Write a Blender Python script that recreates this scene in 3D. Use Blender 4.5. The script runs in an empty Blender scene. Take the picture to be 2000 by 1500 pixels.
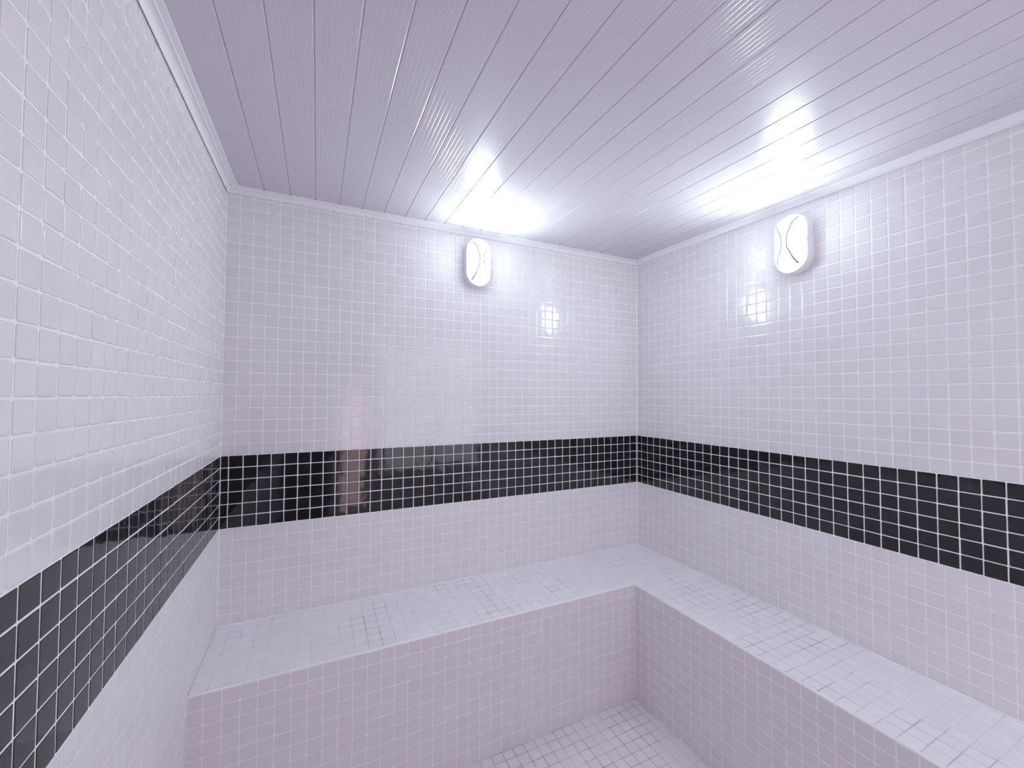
import bpy, math, random
import numpy as np
from mathutils import Matrix, Vector

random.seed(7)
rng = np.random.default_rng(7)
sc = bpy.context.scene
col = sc.collection

# ---------------------------------------------------------------- room measures
# The room is laid out in mosaic units (one black mosaic tile = 5 cm). x runs along the back wall from the
# left corner, y is 0 on the back wall and negative into the room, z is 0 at the lower edge of the black band.
U = 0.05
W = 43.7668            # inner width
D = 52.0               # depth to the front wall
FL = -18.8847          # floor
SEAT = -7.8099         # bench top
BT = 5.842             # upper edge of the black band
BB = -0.055            # lower edge of the black band
PW = 0.9745            # pitch of the white mosaic
BD = 8.2587            # depth of the bench along the back wall
BR = 8.0233            # depth of the bench along the right wall
ZC = 27.86             # ceiling boards at the back left corner
ZT = 27.4548           # lower edge of the ceiling trim there
SX, SY = 0.0026, 0.025  # the ceiling falls gently towards the door


def P(x, y, z):
    return (x * U, y * U, (z - FL) * U)


def slope(x, y):
    return SX * x + SY * y


# ---------------------------------------------------------------- materials
def new_mat(name):
    m = bpy.data.materials.new(name)
    m.use_nodes = True
    nt = m.node_tree
    b = nt.nodes['Principled BSDF']
    return m, nt, b


def node(nt, typ, **kw):
    n = nt.nodes.new(typ)
    for k, v in kw.items():
        setattr(n, k, v)
    return n


def noise(nt, scale, detail=2.0, rough=0.5):
    tc = node(nt, 'ShaderNodeTexCoord')
    n = node(nt, 'ShaderNodeTexNoise')
    n.inputs['Scale'].default_value = scale
    n.inputs['Detail'].default_value = detail
    n.inputs['Roughness'].default_value = rough
    nt.links.new(tc.outputs['Object'], n.inputs['Vector'])
    return n


def tile_mat(name, c_lo, c_hi, rough, wave=0.05, spec=0.5):
    m, nt, b = new_mat(name)
    at = node(nt, 'ShaderNodeAttribute', attribute_name='tone')
    mix = node(nt, 'ShaderNodeMix', data_type='RGBA')
    mix.inputs['A'].default_value = (*c_lo, 1)
    mix.inputs['B'].default_value = (*c_hi, 1)
    nt.links.new(at.outputs['Fac'], mix.inputs['Factor'])
    nt.links.new(mix.outputs['Result'], b.inputs['Base Color'])
    b.inputs['Roughness'].default_value = rough
    b.inputs['Specular IOR Level'].default_value = spec
    n = noise(nt, 22.0, 1.0)
    bp = node(nt, 'ShaderNodeBump')
    bp.inputs['Strength'].default_value = wave
    bp.inputs['Distance'].default_value = 0.01
    nt.links.new(n.outputs['Fac'], bp.inputs['Height'])
    nt.links.new(bp.outputs['Normal'], b.inputs['Normal'])
    return m


def plain_mat(name, c, rough, var=0.0, scale=40.0):
    m, nt, b = new_mat(name)
    n = noise(nt, scale, 3.0)
    mix = node(nt, 'ShaderNodeMix', data_type='RGBA')
    mix.inputs['A'].default_value = (*[v * (1 - var) for v in c], 1)
    mix.inputs['B'].default_value = (*c, 1)
    nt.links.new(n.outputs['Fac'], mix.inputs['Factor'])
    nt.links.new(mix.outputs['Result'], b.inputs['Base Color'])
    b.inputs['Roughness'].default_value = rough
    return m


def worn_grout(name, clean, dirty, lo, hi, scale):
    """grout whose wear comes and goes in patches"""
    m, nt, b = new_mat(name)
    n = noise(nt, scale, 3.0, 0.6)
    r = node(nt, 'ShaderNodeMapRange')
    r.inputs['From Min'].default_value = lo
    r.inputs['From Max'].default_value = hi
    mix = node(nt, 'ShaderNodeMix', data_type='RGBA')
    mix.inputs['A'].default_value = (*clean, 1)
    mix.inputs['B'].default_value = (*dirty, 1)
    nt.links.new(n.outputs['Fac'], r.inputs['Value'])
    nt.links.new(r.outputs['Result'], mix.inputs['Factor'])
    nt.links.new(mix.outputs['Result'], b.inputs['Base Color'])
    b.inputs['Roughness'].default_value = 0.7
    return m


M_TILE = tile_mat('white_mosaic', (0.785, 0.75, 0.785), (0.815, 0.78, 0.815), 0.10)
M_TILE_LOW = tile_mat('white_mosaic_satin', (0.80, 0.765, 0.80), (0.83, 0.795, 0.83), 0.30)
M_SEAT_LIT = tile_mat('white_mosaic_seat_lit', (0.90, 0.875, 0.91), (0.94, 0.915, 0.945), 0.30)  # same tile made paler: light from above put into the seat colour
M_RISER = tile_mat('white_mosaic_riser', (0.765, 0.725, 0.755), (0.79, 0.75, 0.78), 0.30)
M_BLACK = tile_mat('black_mosaic', (0.014, 0.014, 0.016), (0.021, 0.021, 0.024), 0.07, spec=0.58)
M_GROUT_L = plain_mat('left_grout', (0.91, 0.885, 0.91), 0.6, 0.05)
M_EDGE = plain_mat('edge_grout', (0.95, 0.93, 0.95), 0.5, 0.03)
M_GROUT = plain_mat('white_grout', (0.955, 0.93, 0.955), 0.6, 0.03)
M_GROUT_W = worn_grout('worn_grout', (0.90, 0.87, 0.905), (0.55, 0.53, 0.56), 0.48, 0.66, 3.2)
M_GROUT_F = worn_grout('floor_grout', (0.76, 0.73, 0.77), (0.44, 0.42, 0.45), 0.38, 0.62, 3.5)
M_GROUT_R = plain_mat('riser_grout', (0.95, 0.915, 0.94), 0.6, 0.05, 8.0)
M_PVC = plain_mat('ceiling_pvc', (0.645, 0.60, 0.665), 0.24, 0.02)
M_TRIM = plain_mat('trim_pvc', (0.87, 0.845, 0.885), 0.30, 0.02)
M_LAMP = plain_mat('lamp_plastic', (0.86, 0.85, 0.87), 0.35, 0.02)
M_GREY = plain_mat('grey_seam', (0.46, 0.52, 0.50), 0.5, 0.05)
M_SCREW = plain_mat('screw_metal', (0.12, 0.11, 0.12), 0.4, 0.1)
M_DOOR = plain_mat('door_frame_white', (0.78, 0.76, 0.80), 0.3, 0.03)
M_GAP_SHADE = plain_mat('gap_shade', (0.03, 0.028, 0.032), 0.8)
M_DARK = plain_mat('dark_door', (0.03, 0.026, 0.025), 0.5, 0.1)
M_PLASTER = plain_mat('plaster', (0.86, 0.83, 0.86), 0.8, 0.05)

M_TINT = bpy.data.materials.new('fill_window_glass')
M_TINT.use_nodes = True
_nt = M_TINT.node_tree
_nt.nodes.remove(_nt.nodes['Principled BSDF'])
_tr = node(_nt, 'ShaderNodeBsdfTransparent')
_tr.inputs['Color'].default_value = (0.78, 0.93, 0.955, 1)     # two faces of the pane
_nt.links.new(_tr.outputs[0], _nt.nodes['Material Output'].inputs['Surface'])

M_GLOW, _nt, _b = new_mat('lamp_diffuser_glow')
_b.inputs['Base Color'].default_value = (0.9, 0.95, 0.95, 1)
_b.inputs['Emission Color'].default_value = (0.81, 0.99, 0.99, 1)
# the light source sits behind the middle of the dome, so the steep rim of the diffuser glows less than its face
_ge = node(_nt, 'ShaderNodeNewGeometry')
_vt = node(_nt, 'ShaderNodeVectorTransform', vector_type='NORMAL', convert_from='WORLD', convert_to='OBJECT')
_nt.links.new(_ge.outputs['Normal'], _vt.inputs[0])
_sx = node(_nt, 'ShaderNodeSeparateXYZ')
_nt.links.new(_vt.outputs[0], _sx.inputs[0])
_mr = node(_nt, 'ShaderNodeMapRange', interpolation_type='SMOOTHSTEP')
_mr.inputs['From Min'].default_value = -0.55
_mr.inputs['From Max'].default_value = -1.0
_mr.inputs['To Min'].default_value = 3.0
_mr.inputs['To Max'].default_value = 70.0
_nt.links.new(_sx.outputs['Y'], _mr.inputs['Value'])
_tc = node(_nt, 'ShaderNodeTexCoord')
_sz = node(_nt, 'ShaderNodeSeparateXYZ')
_nt.links.new(_tc.outputs['Object'], _sz.inputs[0])
_mz = node(_nt, 'ShaderNodeMapRange', interpolation_type='SMOOTHSTEP')
_mz.inputs['From Min'].default_value = 0.0
_mz.inputs['From Max'].default_value = 0.11
_mz.inputs['To Min'].default_value = 1.0
_mz.inputs['To Max'].default_value = 0.25
_nt.links.new(_sz.outputs['Z'], _mz.inputs['Value'])
_mm = node(_nt, 'ShaderNodeMath', operation='MULTIPLY')
_nt.links.new(_mr.outputs['Result'], _mm.inputs[0])
_nt.links.new(_mz.outputs['Result'], _mm.inputs[1])
_nt.links.new(_mm.outputs[0], _b.inputs['Emission Strength'])
_b.inputs['Roughness'].default_value = 0.35


# ---------------------------------------------------------------- mesh helpers
class Geo:
    def __init__(self):
        self.v, self.f, self.m, self.tone, self.n = [], [], [], [], {}

    def add(self, verts, faces, mat=0, tone=0.5, normals=None):
        o = len(self.v)
        self.v += [tuple(p) for p in verts]
        self.f += [tuple(i + o for i in f) for f in faces]
        self.m += [mat] * len(faces)
        self.tone += [tone] * len(faces)
        if normals is not None:
            for i, n in enumerate(normals):
                self.n[o + i] = tuple(n)

    def box(self, a, b, mat=0):
        (x0, y0, z0), (x1, y1, z1) = [tuple(min(p, q) for p, q in zip(a, b)), tuple(max(p, q) for p, q in zip(a, b))]
        vs = [(x0, y0, z0), (x1, y0, z0), (x1, y1, z0), (x0, y1, z0), (x0, y0, z1), (x1, y0, z1), (x1, y1, z1), (x0, y1, z1)]
        self.add(vs, [(0, 3, 2, 1), (4, 5, 6, 7), (0, 1, 5, 4), (1, 2, 6, 5), (2, 3, 7, 6), (3, 0, 4, 7)], mat)

    def build(self, name, mats, parent=None, smooth=False, loc=None):
        me = bpy.data.meshes.new(name)
        vs = self.v
        if loc is not None:
            vs = [(a - loc[0], b - loc[1], c - loc[2]) for a, b, c in vs]
        me.from_pydata(vs, [], self.f)
        for mm in mats:
            me.materials.append(mm)
        me.polygons.foreach_set('material_index', self.m)
        at = me.attributes.new('tone', 'FLOAT', 'FACE')
        at.data.foreach_set('value', self.tone)
        me.polygons.foreach_set('use_smooth', [bool(smooth or self.n)] * len(self.f))
        me.update()
        if self.n:
            flat = [(0.0, 0.0, 0.0)] * len(self.v)
            for i, n in self.n.items():
                flat[i] = n
            # vertices without a given normal belong to flat slabs: split them per face
            loops = []
            vn = self.n
            for p in me.polygons:
                for vi in p.vertices:
                    loops.append(vn[vi] if vi in vn else tuple(p.normal))
            me.normals_split_custom_set(loops)
        ob = bpy.data.objects.new(name, me)
        col.objects.link(ob)
        if parent is not None:
            ob.parent = parent
        if loc is not None:
            ob.location = loc
        return ob


def grid(first, pitch, lo, hi):
    """grid lines of a mosaic through `first`, cut at lo and hi"""
    k = math.ceil((lo - first) / pitch)
    out = [lo]
    x = first + k * pitch
    while x < hi:
        if x > lo + 1e-6:
            out.append(x)
        x += pitch
    out.append(hi)
    return out


def mosaic(g, O, eu, ev, us, vs, mat, gap=0.040, rise=0.016, keep=None, tilt=0.0045, jitter=0.006, corner=2,
           edge=0.030, rad=0.045):
    """rounded-edge tiles on the plane O + u*eu + v*ev (mosaic units); rise = height over the grout"""
    eu, ev = np.array(eu, float), np.array(ev, float)
    en = np.cross(eu, ev)
    O = np.array(O, float)
    prof = [(0.0, -0.004, 1.0, 0.12), (0.0, rise * 0.45, 0.93, 0.36), (edge * 0.35, rise * 0.85, 0.55, 0.83),
            (edge, rise, 0.10, 0.995), (edge * 2.6, rise + 0.0006, 0.006, 1.0)]
    for i in range(len(us) - 1):
        for j in range(len(vs) - 1):
            u0, u1, v0, v1 = us[i], us[i + 1], vs[j], vs[j + 1]
            if keep and not keep(0.5 * (u0 + u1), 0.5 * (v0 + v1)):
                continue
            a, b = u0 + gap, u1 - gap
            c, d = v0 + gap, v1 - gap
            ju, jv = rng.normal(0, jitter, 2)
            a += ju; b += ju; c += jv; d += jv
            if b - a < 0.14 or d - c < 0.14:
                if b - a < 0.05 or d - c < 0.05:
                    continue
            tu, tv = rng.normal(0, tilt, 2)
            cu, cv = 0.5 * (a + b), 0.5 * (c + d)
            r0 = min(rad, 0.3 * (b - a), 0.3 * (d - c))
            verts, norms, faces = [], [], []
            angs = []
            for q, (sx, sy) in enumerate(((1, 1), (-1, 1), (-1, -1), (1, -1))):
                for k in range(corner):
                    angs.append((q * 90 + (90.0 * k / (corner - 1)), sx, sy))
            n_ring = len(angs)
            for (ins, h, nr, nz) in prof:
                r = max(r0 - ins * 0.6, 0.01)
                for (deg, sx, sy) in angs:
                    t = math.radians(deg)
                    ca, sa = math.cos(t), math.sin(t)
                    pu = (b - ins - r if sx > 0 else a + ins + r) + r * ca
                    pv = (d - ins - r if sy > 0 else c + ins + r) + r * sa
                    hh = h + (tu * (pu - cu) + tv * (pv - cv) if h > 0 else 0)
                    p = O + pu * eu + pv * ev + hh * en
                    verts.append(P(*p))
                    nn = nr * (ca * eu + sa * ev) + nz * (en - tu * eu - tv * ev)
                    norms.append(nn / np.linalg.norm(nn))
            for s in range(len(prof) - 1):
                for k in range(n_ring):
                    k2 = (k + 1) % n_ring
                    faces.append((s * n_ring + k, s * n_ring + k2, (s + 1) * n_ring + k2, (s + 1) * n_ring + k))
            faces.append(tuple((len(prof) - 1) * n_ring + k for k in range(n_ring)))
            g.add(verts, faces, mat, float(rng.random()), norms)


def structure(ob, label=None):
    ob['kind'] = 'structure'
    if label:
        ob['label'] = label
    return ob


TH = 2.4     # thickness of the masonry
X, Y, Z = (1, 0, 0), (0, 1, 0), (0, 0, 1)

# ---------------------------------------------------------------- back wall
g = Geo()
g.box(P(-TH, 0, FL - 1), P(W + TH, TH, 31), 0)
rows_up = grid(BT, PW, BT, 29.0)
rows_lo = grid(BB - PW * 8, PW, SEAT + 0.02, BB)
mosaic(g, (0, 0, 0), X, Z, grid(17.577, PW, 0.06, W - 0.06), rows_up, 1)
mosaic(g, (0, 0, 0), X, Z, grid(15.577, PW, 0.06, W - 0.06), rows_lo, 2)
wall_back = structure(g.build('wall_back', [M_GROUT, M_TILE, M_TILE_LOW]), 'white mosaic wall across the back, with a lamp near the top')


def band_rows():
    return [BB + (BT - BB) * k / 6 for k in range(7)]


g = Geo()
g.box(P(0, 0, BB - 0.02), P(W, -0.004, BT + 0.02), 0)
mosaic(g, (0, -0.004, 0), X, Z, grid(0.577, 1.0, 0.03, W - 0.03), band_rows(), 1, gap=0.034, edge=0.02, rad=0.035, tilt=0.003)
b = g.build('tile_band', [M_GROUT, M_BLACK], wall_back)
b['label'] = 'band of black mosaic, six tiles high'

# ---------------------------------------------------------------- left wall (runs down to the floor in front of the bench)
g = Geo()
g.box(P(-TH, 0, FL - 1), P(0, -D, 31), 0)
# surface coordinate u runs along +y here so that the normal points into the room (+x): u = y
us = grid(-26.3, PW, -D, -0.06)
mosaic(g, (0, 0, 0), Y, Z, us, rows_up, 1, corner=3, tilt=0.006, jitter=0.008, rise=0.022, edge=0.036, rad=0.075)
rows_left = grid(BB - PW * 8, PW, FL, BB)
mosaic(g, (0, 0, 0), Y, Z, us, rows_left, 2, keep=lambda u, v: not (u > -BD and v < SEAT))
wall_left = structure(g.build('wall_left', [M_GROUT_L, M_TILE, M_TILE_LOW]), 'bare white mosaic wall on the left')
g = Geo()
g.box(P(0, -0.03, BB - 0.02), P(0.004, -D, BT + 0.02), 0)
mosaic(g, (0.004, 0, 0), Y, Z, grid(-24.8098, 1.0, -D, -0.03), band_rows(), 1, gap=0.034, edge=0.02, rad=0.035, corner=3, tilt=0.003)
b = g.build('tile_band', [M_GROUT, M_BLACK], wall_left)
b['label'] = 'band of black mosaic, six tiles high'

# ---------------------------------------------------------------- right wall
g = Geo()
g.box(P(W, 0, FL - 1), P(W + TH, -D, 31), 0)
us = grid(0.781 + 15, PW, 0.06, D)        # u = -y
mosaic(g, (W, 0, 0), (0, -1, 0), Z, us, rows_up, 1)
us = grid(0.781 + 19.5, PW, 0.06, D)
mosaic(g, (W, 0, 0), (0, -1, 0), Z, us, rows_lo, 2)
wall_right = structure(g.build('wall_right', [M_GROUT, M_TILE, M_TILE_LOW]), 'white mosaic wall on the right, with a lamp near the top')
g = Geo()
g.box(P(W, -0.03, BB - 0.02), P(W - 0.004, -D, BT + 0.02), 0)
mosaic(g, (W - 0.004, 0, 0), (0, -1, 0), Z, grid(0.781, 1.0, 0.03, D), band_rows(), 1, gap=0.034, edge=0.02, rad=0.035, tilt=0.003)
b = g.build('tile_band', [M_GROUT, M_BLACK], wall_right)
b['label'] = 'band of black mosaic, six tiles high'

# ---------------------------------------------------------------- front wall with the doorway (behind the camera)
DX0, DX1, DZ = 0.9, 9.6, 22.0
WX0, WX1, WZ0, WZ1 = 11.2, 17.0, -14.0, 13.0
VX0, VX1, VZ0, VZ1 = 19.0, 42.5, -6.5, 24.0
g = Geo()
g.box(P(-TH, -D, FL - 1), P(DX0, -D - TH, 31), 0)
g.box(P(DX1, -D, FL - 1), P(WX0, -D - TH, 31), 0)
g.box(P(WX1, -D, FL - 1), P(VX0, -D - TH, 31), 0)
g.box(P(VX1, -D, FL - 1), P(W + TH, -D - TH, 31), 0)
g.box(P(VX0, -D, VZ1), P(VX1, -D - TH, 31), 0)
g.box(P(VX0, -D, FL - 1), P(VX1, -D - TH, VZ0), 0)
g.box(P(DX0, -D, DZ), P(DX1, -D - TH, 31), 0)
g.box(P(WX0, -D, WZ1), P(WX1, -D - TH, 31), 0)
g.box(P(WX0, -D, FL - 1), P(WX1, -D - TH, WZ0), 0)
structure(g.build('wall_front', [M_PLASTER]), 'plain wall behind the viewer with a door and a narrow window')
g = Geo()
g.box(P(DX0, -D - 0.4, FL), P(DX1, -D - 1.2, DZ), 1)
g.box(P(DX1, -D + 0.5, FL), P(DX1 + 1.6, -D, DZ + 1.2), 0)
g.box(P(DX0 - 0.8, -D + 0.5, FL), P(DX0, -D, DZ + 1.2), 0)
g.box(P(DX0, -D + 0.5, DZ), P(DX1, -D, DZ + 1.2), 0)
structure(g.build('door_1', [M_DOOR, M_DARK]), 'dark door in a white frame')
g = Geo()
for x0 in (WX0, WX1 - 0.6):
    g.box(P(x0, -D - 0.6, WZ0), P(x0 + 0.6, -D - 1.6, WZ1), 0)
g.box(P(WX0, -D - 0.6, WZ0), P(WX1, -D - 1.6, WZ0 + 1.0), 0)
g.box(P(WX0, -D - 0.6, WZ1 - 1.0), P(WX1, -D - 1.6, WZ1), 0)
structure(g.build('window_1', [M_DOOR]), 'narrow tall window in a white frame beside the door')
g = Geo()  # wide window added out of view to let fill light in
for x0 in (VX0, (VX0 + VX1) / 2 - 0.4, VX1 - 0.8):
    g.box(P(x0, -D - 0.6, VZ0), P(x0 + 0.8, -D - 1.6, VZ1), 0)
g.box(P(VX0, -D - 0.6, VZ0), P(VX1, -D - 1.6, VZ0 + 0.8), 0)
g.box(P(VX0, -D - 0.6, VZ1 - 0.8), P(VX1, -D - 1.6, VZ1), 0)
g.box(P(VX0 + 0.1, -D - 1.05, VZ0 + 0.1), P(VX1 - 0.1, -D - 1.12, VZ1 - 0.1), 1)
structure(g.build('fill_window', [M_DOOR, M_TINT]), 'added wide window of tinted glass in a white frame, unseen, for fill light')
for (x0, x1, z0, z1) in ((WX0, WX1, WZ0, WZ1), (VX0, VX1, VZ0, VZ1)):
    pl = bpy.data.lights.new('window_portal', 'AREA')
    pl.shape = 'RECTANGLE'
    pl.size, pl.size_y = (x1 - x0) * U, (z1 - z0) * U
    pl.cycles.is_portal = True
    po = bpy.data.objects.new('window_portal', pl)
    col.objects.link(po)
    po.location = P((x0 + x1) / 2, -D - 0.3, (z0 + z1) / 2)
    po.rotation_euler = (math.radians(90), 0, 0)

# ---------------------------------------------------------------- floor
g = Geo()
g.box(P(-TH, TH, FL), P(W + TH, -D - TH, FL - 2), 0)
mosaic(g, (0, 0, FL), X, Y, grid(29.1, PW, 0.05, W - BR - 0.05), grid(-12.08, PW, -D, -BD - 0.05), 1, gap=0.035, rise=0.010)
structure(g.build('floor', [M_GROUT_F, M_TILE_LOW]), 'white mosaic floor below the bench')

# ---------------------------------------------------------------- the L-shaped bench
bench = bpy.data.objects.new('corner_bench', None)
col.objects.link(bench)
bench.location = P(W / 2, -BD / 2, FL)
bench['label'] = 'L-shaped white mosaic bench built along the back and right walls'
bench['category'] = 'bench'
bl = tuple(bench.location)


def bench_part(gg, name, mats):
    ob = gg.build(name, mats, bench)
    ob.location = (-bl[0], -bl[1], -bl[2])
    return ob


# seat: an L-shaped slab with a softened front edge, tiled on top
XR = W - BR
g = Geo()
bev, th = 0.10, 1.2
outer = [(0.02, -0.02), (W - 0.02, -0.02), (W - 0.02, -D + 0.02), (XR, -D + 0.02), (XR, -BD), (0.02, -BD)]


def inset_front(d):
    return [(0.02, -0.02), (W - 0.02, -0.02), (W - 0.02, -D + 0.02), (XR + d, -D + 0.02), (XR + d, -BD + d), (0.02, -BD + d)]


rings = [(inset_front(0.0), SEAT - th), (inset_front(0.0), SEAT - bev), (inset_front(bev * 0.3), SEAT - bev * 0.3), (inset_front(bev), SEAT)]
vs, fs = [], []
for rg, zz in rings:
    vs += [P(a, b_, zz) for a, b_ in rg]
for s in range(3):
    for k in range(6):
        k2 = (k + 1) % 6
        fs.append((s * 6 + k2, s * 6 + k, (s + 1) * 6 + k, (s + 1) * 6 + k2))
fs.append((18 + 5, 18 + 4, 18 + 1, 18 + 0)[::1])
fs.append((18 + 4, 18 + 3, 18 + 2, 18 + 1)[::1])
fs.append((0, 1, 4, 5)); fs.append((1, 2, 3, 4))
g.add(vs, fs[:18], 2)
g.add(vs, fs[18:], 0)
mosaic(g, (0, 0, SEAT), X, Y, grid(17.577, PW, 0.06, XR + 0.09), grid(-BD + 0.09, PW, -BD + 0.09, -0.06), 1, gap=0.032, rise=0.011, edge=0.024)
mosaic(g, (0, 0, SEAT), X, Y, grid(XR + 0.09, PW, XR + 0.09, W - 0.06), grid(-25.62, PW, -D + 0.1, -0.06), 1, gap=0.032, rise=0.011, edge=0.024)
bench_part(g, 'seat', [M_GROUT_W, M_SEAT_LIT, M_EDGE])

# white grout bead where the seat meets the walls
g = Geo()
bead = [(0.03, -0.02), (0.03, 0.085), (0.055, 0.075), (0.085, 0.055), (0.10, -0.02)]
vs, fs = [], []
for st in (lambda d: (0.03, -d), lambda d: (W - d, -d), lambda d: (W - d, -D + 0.03)):
    for d, h in bead:
        px, py = st(d)
        vs.append(P(px, py, SEAT + h))
for s_ in range(2):
    for k in range(5):
        k2 = (k + 1) % 5
        fs.append((s_ * 5 + k, s_ * 5 + k2, s_ * 5 + 5 + k2, s_ * 5 + 5 + k))
fs += [(4, 3, 2, 1, 0), (10, 11, 12, 13, 14)]
g.add(vs, fs, 0)
bd = bench_part(g, 'grout_bead', [M_EDGE])
bd['label'] = 'thin white grout line between seat and walls'

zrows = [SEAT - 1.04 - 0.9875 * k for k in range(12)]
zrows = [FL + 0.05] + sorted(z for z in zrows if z > FL + 0.2) + [SEAT - 0.1]
# riser facing the room under the back seat
g = Geo()
g.box(P(0.02, -BD + 0.02, FL), P(XR, -BD + 1.4, SEAT - th), 0)
g.box(P(0.02, -BD, FL), P(XR + 0.0, -BD + 0.02, SEAT - th), 0)
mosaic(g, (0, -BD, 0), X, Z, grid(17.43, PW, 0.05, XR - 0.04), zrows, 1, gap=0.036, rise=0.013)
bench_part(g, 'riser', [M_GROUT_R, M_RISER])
# riser facing left under the right seat
g = Geo()
g.box(P(XR + 0.02, -BD, FL), P(XR + 1.4, -D + 0.02, SEAT - th), 0)
g.box(P(XR, -BD, FL), P(XR + 0.02, -D + 0.02, SEAT - th), 0)
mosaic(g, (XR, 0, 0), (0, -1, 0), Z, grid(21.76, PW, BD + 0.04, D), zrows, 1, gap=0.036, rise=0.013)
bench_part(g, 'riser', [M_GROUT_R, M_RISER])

# ---------------------------------------------------------------- ceiling of narrow ribbed boards
PITCH = 1.922
J0 = 2.74
prof = []          # (x, depth upwards) of the underside; one board after another
x = J0 - 2 * PITCH
k = 0
while x < W + PITCH:
    x0, x1 = x, x + PITCH
    tl = random.uniform(-0.006, 0.006)          # boards never lie perfectly level
    jw, jd = 0.042, 0.055
    pts = [(x0, jd), (x0 + jw * 0.55, jd), (x0 + jw, 0.012), (x0 + jw * 1.5, 0.0)]
    nr = 6
    for r in range(1, nr + 1):
        c = x0 + jw + (x1 - x0 - 2 * jw) * r / (nr + 1)
        pts += [(c - 0.02, 0.0), (c - 0.006, 0.0045), (c + 0.006, 0.0045), (c + 0.02, 0.0)]
    pts += [(x1 - jw * 1.3, 0.0), (x1 - jw * 0.5, 0.016), (x1 - jw * 0.3, jd)]
    for (px, pz) in pts:
        prof.append((px, pz + (tl * (px - (x0 + x1) / 2) if pz < jd else 0)))
    x += PITCH
    k += 1
prof = [(min(max(px, 0.001), W - 0.001), pz) for px, pz in prof if -0.5 < px < W + 0.5]
g = Geo()
n = len(prof)
vs = [P(px, -0.001, ZC + pz + slope(px, 0)) for px, pz in prof] + [P(px, -D + 0.001, ZC + pz + slope(px, -D)) for px, pz in prof]
vs += [P(prof[0][0], -0.001, 31), P(prof[-1][0], -0.001, 31), P(prof[0][0], -D, 31), P(prof[-1][0], -D, 31)]
fs = [(i, i + 1, n + i + 1, n + i) for i in range(n - 1)]
fs += [(2 * n, 2 * n + 2, 2 * n + 3, 2 * n + 1)]
g.add(vs, fs, 0)
# small dark plugs: shade of the open joint ends over the back trim, as colour
xj = J0
while xj < W - 1.0:
    c = xj + 0.022
    g.box(P(c - 0.05, -0.875, ZC - 0.016 + slope(c, -0.9)), P(c + 0.05, -0.925, ZC + 0.03 + slope(c, -0.9)), 1)
    xj += PITCH
structure(g.build('ceiling', [M_PVC, M_GAP_SHADE]), 'ceiling of narrow white ribbed boards')

# ---------------------------------------------------------------- ceiling trim (cove with a flat flange)
H = ZC - ZT
T_PROF = [(0.075, 0.0), (0.115, -0.01), (0.14, 0.03), (0.15, 0.10)]
for k in range(1, 7):
    t = k / 6 * math.pi / 2
    T_PROF.append((0.15 + 0.33 * (1 - math.cos(t)), 0.10 + (H - 0.16) * math.sin(t)))
T_PROF += [(0.52, H - 0.075), (0.55, H - 0.055), (0.58, H - 0.035), (0.86, H - 0.03), (0.88, H - 0.01), (0.88, H + 0.01), (0.075, H + 0.01)]


def trim(name, path, label, grow=0.0, closed_gap=0.0):
    """path: list of (x, y, mitre function d -> (x, y))"""
    gg = Geo()
    vs, fs = [], []
    m = len(T_PROF)
    for st in path:
        for (d, h) in T_PROF:
            dd = d + (grow if d > 0.08 else 0)
            px, py = st(dd)
            vs.append(P(px, py, ZT + h - (grow if h < H - 0.02 else 0) + slope(px, py)))
    for s in range(len(path) - 1):
        for k in range(m):
            k2 = (k + 1) % m
            fs.append((s * m + k, s * m + k2, (s + 1) * m + k2, (s + 1) * m + k))
    fs.append(tuple(range(m))[::-1])
    fs.append(tuple((len(path) - 1) * m + k for k in range(m)))
    gg.add(vs, fs, 0)
    return structure(gg.build(name, [M_TRIM]), label)


e = 0.03
trim('trim_1', [lambda d: (d + e * 0, -D), lambda d: (d, -d - 0.02)], 'white cove trim along the top of the left wall')
trim('trim_2', [lambda d: (d, -d), lambda d: (W - d, -d)], 'white cove trim along the top of the back wall')
trim('trim_3', [lambda d: (W - d, -d - 0.02), lambda d: (W - d, -D)], 'white cove trim along the top of the right wall')
CL = 0.55
trim('trim_4', [lambda d: (d, -d - CL), lambda d: (d, -d), lambda d: (d + CL, -d)], 'small trim corner piece at the back left', grow=0.03)
trim('trim_5', [lambda d: (W - d - CL, -d), lambda d: (W - d, -d), lambda d: (W - d, -d - CL)], 'small trim corner piece at the back right', grow=0.03)


# ---------------------------------------------------------------- oval bulkhead lamps
def stadium(hw, hh, seg=14):
    """outline points (u, v), counter-clockwise"""
    s = hh - hw
    out = []
    for k in range(seg + 1):
        t = math.pi * k / seg
        out.append((hw * math.cos(t), s + hw * math.sin(t)))
    for k in range(seg + 1):
        t = math.pi + math.pi * k / seg
        out.append((hw * math.cos(t), -s + hw * math.sin(t)))
    return out


LW, LH = 0.070, 0.1275        # half width and half height of the base, metres
BODY = 0.040                  # depth of the base
DW, DH, DOME = 0.062, 0.1195, 0.050


def dome_h(u, v):
    s = DH - DW
    dv = max(0.0, abs(v) - s)
    r = min(1.0, math.hypot(u, dv) / DW)
    return DOME * (1 - r ** 2.6) ** 0.62


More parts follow.
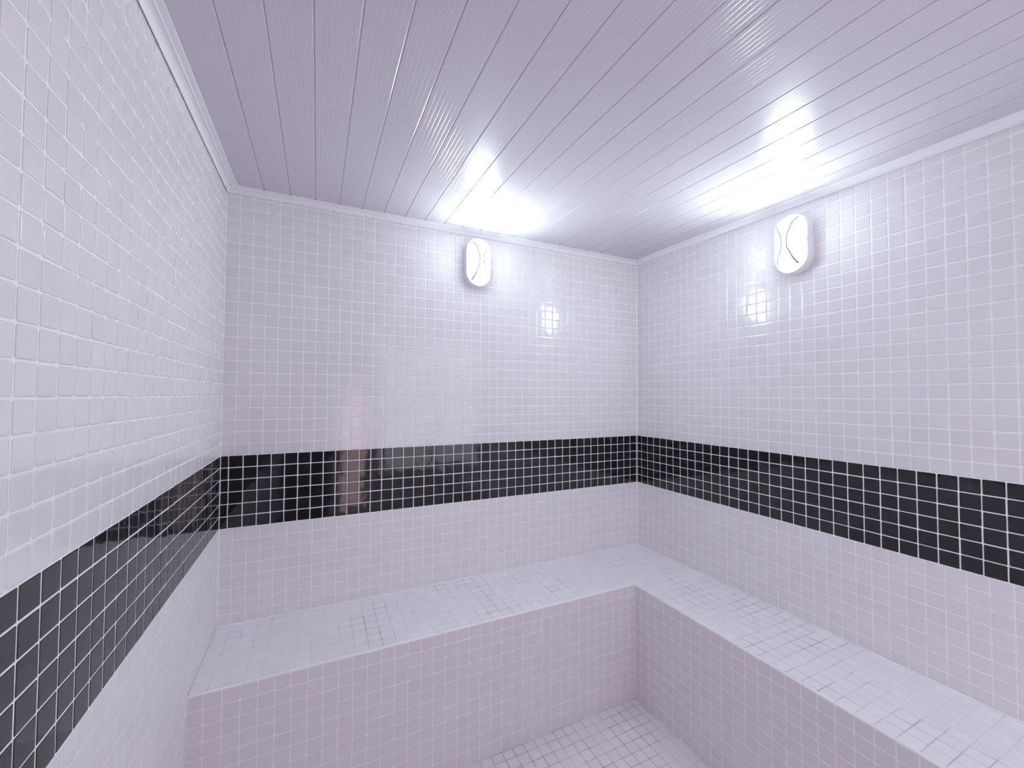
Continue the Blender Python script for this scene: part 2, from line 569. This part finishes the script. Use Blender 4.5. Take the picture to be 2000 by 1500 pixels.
def lamp_parts(root):
    # base: drawn in local coordinates u = x, v = z, out of the wall = -y
    g = Geo()
    secs = [(0.0, 0.0), (0.0, 0.030), (-0.0015, 0.036), (-0.005, BODY), (-0.0075, BODY), (-0.0085, BODY - 0.004)]
    vs, fs = [], []
    m = 30
    for ins, dep in secs:
        vs += [(u, -dep, v) for u, v in stadium(LW + ins, LH + ins)]
    for s in range(len(secs) - 1):
        for k in range(m):
            k2 = (k + 1) % m
            fs.append((s * m + k, (s + 1) * m + k, (s + 1) * m + k2, s * m + k2)[::-1])
    fs.append(tuple(range(m)))
    fs.append(tuple((len(secs) - 1) * m + k for k in range(m))[::-1])
    g.add(vs, fs, 0)
    base = g.build('base', [M_LAMP], root, smooth=True)
    base.data.set_sharp_from_angle(angle=math.radians(35))
    # diffuser dome
    g = Geo()
    vs, fs = [], []
    rr = [1.0, 0.995, 0.975, 0.94, 0.88, 0.8, 0.68, 0.54, 0.38, 0.2, 0.02]
    for r in rr:
        for u, v in stadium(DW * r, (DH - DW) + DW * r):
            vs.append((u, -(BODY - 0.003 + dome_h(u, v)), v))
    for s in range(len(rr) - 1):
        for k in range(m):
            k2 = (k + 1) % m
            fs.append((s * m + k, (s + 1) * m + k, (s + 1) * m + k2, s * m + k2)[::-1])
    fs.append(tuple((len(rr) - 1) * m + k for k in range(m))[::-1])
    g.add(vs, fs, 0)
    d = g.build('diffuser', [M_GLOW], root, smooth=True)
    d['label'] = 'glowing domed diffuser'
    # two bent seams across the diffuser
    for sg in (-1, 1):
        key = [(sg * 0.042, 0.1005), (sg * 0.0105, 0.021), (sg * 0.0105, -0.021), (sg * 0.042, -0.1005)]
        line = []
        for a, b_ in zip(key[:-1], key[1:]):
            for q in range(14):
                t = q / 14
                line.append((a[0] + (b_[0] - a[0]) * t, a[1] + (b_[1] - a[1]) * t))
        line.append(key[-1])
        g = Geo()
        vs, fs = [], []
        hw = 0.0040
        for i, (u, v) in enumerate(line):
            a, b_ = line[max(i - 1, 0)], line[min(i + 1, len(line) - 1)]
            tx, tv = b_[0] - a[0], b_[1] - a[1]
            L = math.hypot(tx, tv)
            nx, nv = -tv / L * hw, tx / L * hw
            for (qu, qv, lift) in ((u - nx, v - nv, -0.001), (u - nx, v - nv, 0.0010), (u + nx, v + nv, 0.0010), (u + nx, v + nv, -0.001)):
                vs.append((qu, -(BODY - 0.003 + dome_h(qu, qv) + lift), qv))
        for i in range(len(line) - 1):
            for k in range(4):
                k2 = (k + 1) % 4
                fs.append((i * 4 + k, i * 4 + k2, i * 4 + 4 + k2, i * 4 + 4 + k))
        fs.append((3, 2, 1, 0)); e_ = (len(line) - 1) * 4
        fs.append((e_, e_ + 1, e_ + 2, e_ + 3))
        g.add(vs, fs, 0)
        s_ = g.build('seam', [M_GREY], root)
        s_['label'] = 'thin grey seam bent across the diffuser'
        # screw on the rim
        g = Geo()
        n_ = 10
        cx = sg * (LW - 0.0045)
        vs = [(cx + 0.0022 * math.cos(2 * math.pi * k / n_), -(BODY - 0.001), 0.0022 * math.sin(2 * math.pi * k / n_)) for k in range(n_)]
        vs += [(cx + 0.0019 * math.cos(2 * math.pi * k / n_), -(BODY + 0.0006), 0.0019 * math.sin(2 * math.pi * k / n_)) for k in range(n_)]
        fs = [(k, (k + 1) % n_, n_ + (k + 1) % n_, n_ + k) for k in range(n_)] + [tuple(n_ + k for k in range(n_)), tuple(range(n_))[::-1]]
        g.add(vs, fs, 0)
        c_ = g.build('screw', [M_SCREW], root)
        c_['label'] = 'small dark screw in the rim'


def lamp(loc, rz, label):
    root = bpy.data.objects.new('wall_lamp', None)
    col.objects.link(root)
    root.location = loc
    root.rotation_euler = (0, 0, rz)
    root['label'] = label
    root['category'] = 'lamp'
    root['group'] = 'oval bulkhead lamps on the walls'
    return root


l1 = lamp(P(21.86, -0.018, 24.59), 0, 'lit oval white bulkhead lamp high on the back wall')
lamp_parts(l1)
l2 = lamp(P(W - 0.018, -19.36, 23.76), -math.pi / 2, 'lit oval white bulkhead lamp high on the right wall')
for ch in list(l1.children):
    c = ch.copy()
    col.objects.link(c)
    c.parent = l2

# ---------------------------------------------------------------- world (pinkish fill light added beyond the windows)
w = bpy.data.worlds.new('World')
sc.world = w
w.use_nodes = True
bg = w.node_tree.nodes['Background']
bg.inputs['Color'].default_value = (1.0, 0.71, 0.74, 1)
bg.inputs['Strength'].default_value = 1.15

# ---------------------------------------------------------------- camera
F = 797.835
a, bq, cq = 0.446, 0.0279, 0.0038
ca, sa, cb, sb, cc, ss = math.cos(a), math.sin(a), math.cos(bq), math.sin(bq), math.cos(cq), math.sin(cq)
fw = Vector((sa * cb, ca * cb, sb))
r0 = Vector((ca, -sa, 0))
u0 = r0.cross(fw)
right = cc * r0 + ss * u0
up = -ss * r0 + cc * u0
cam = bpy.data.cameras.new('Camera')
co = bpy.data.objects.new('Camera', cam)
col.objects.link(co)
m = Matrix((right, up, -fw)).transposed().to_4x4()
m.translation = Vector(P(6.9444, -40.0901, 10.8402))
co.matrix_world = m
cam.sensor_fit = 'HORIZONTAL'
cam.sensor_width = 36.0
cam.lens = F / 2000 * 36.0
cam.clip_start = 0.01
sc.camera = co

# ---------------------------------------------------------------- look
sc.view_settings.view_transform = 'Standard'
sc.view_settings.look = 'None'
sc.view_settings.gamma = 1.0
sc.view_settings.use_curve_mapping = False
sc.view_settings.exposure = 1.41
sc.cycles.max_bounces = 14
sc.cycles.diffuse_bounces = 12
sc.cycles.glossy_bounces = 6
sc.cycles.adaptive_threshold = 0.03
sc.cycles.use_denoising = True
sc.cycles.sample_clamp_indirect = 8.0
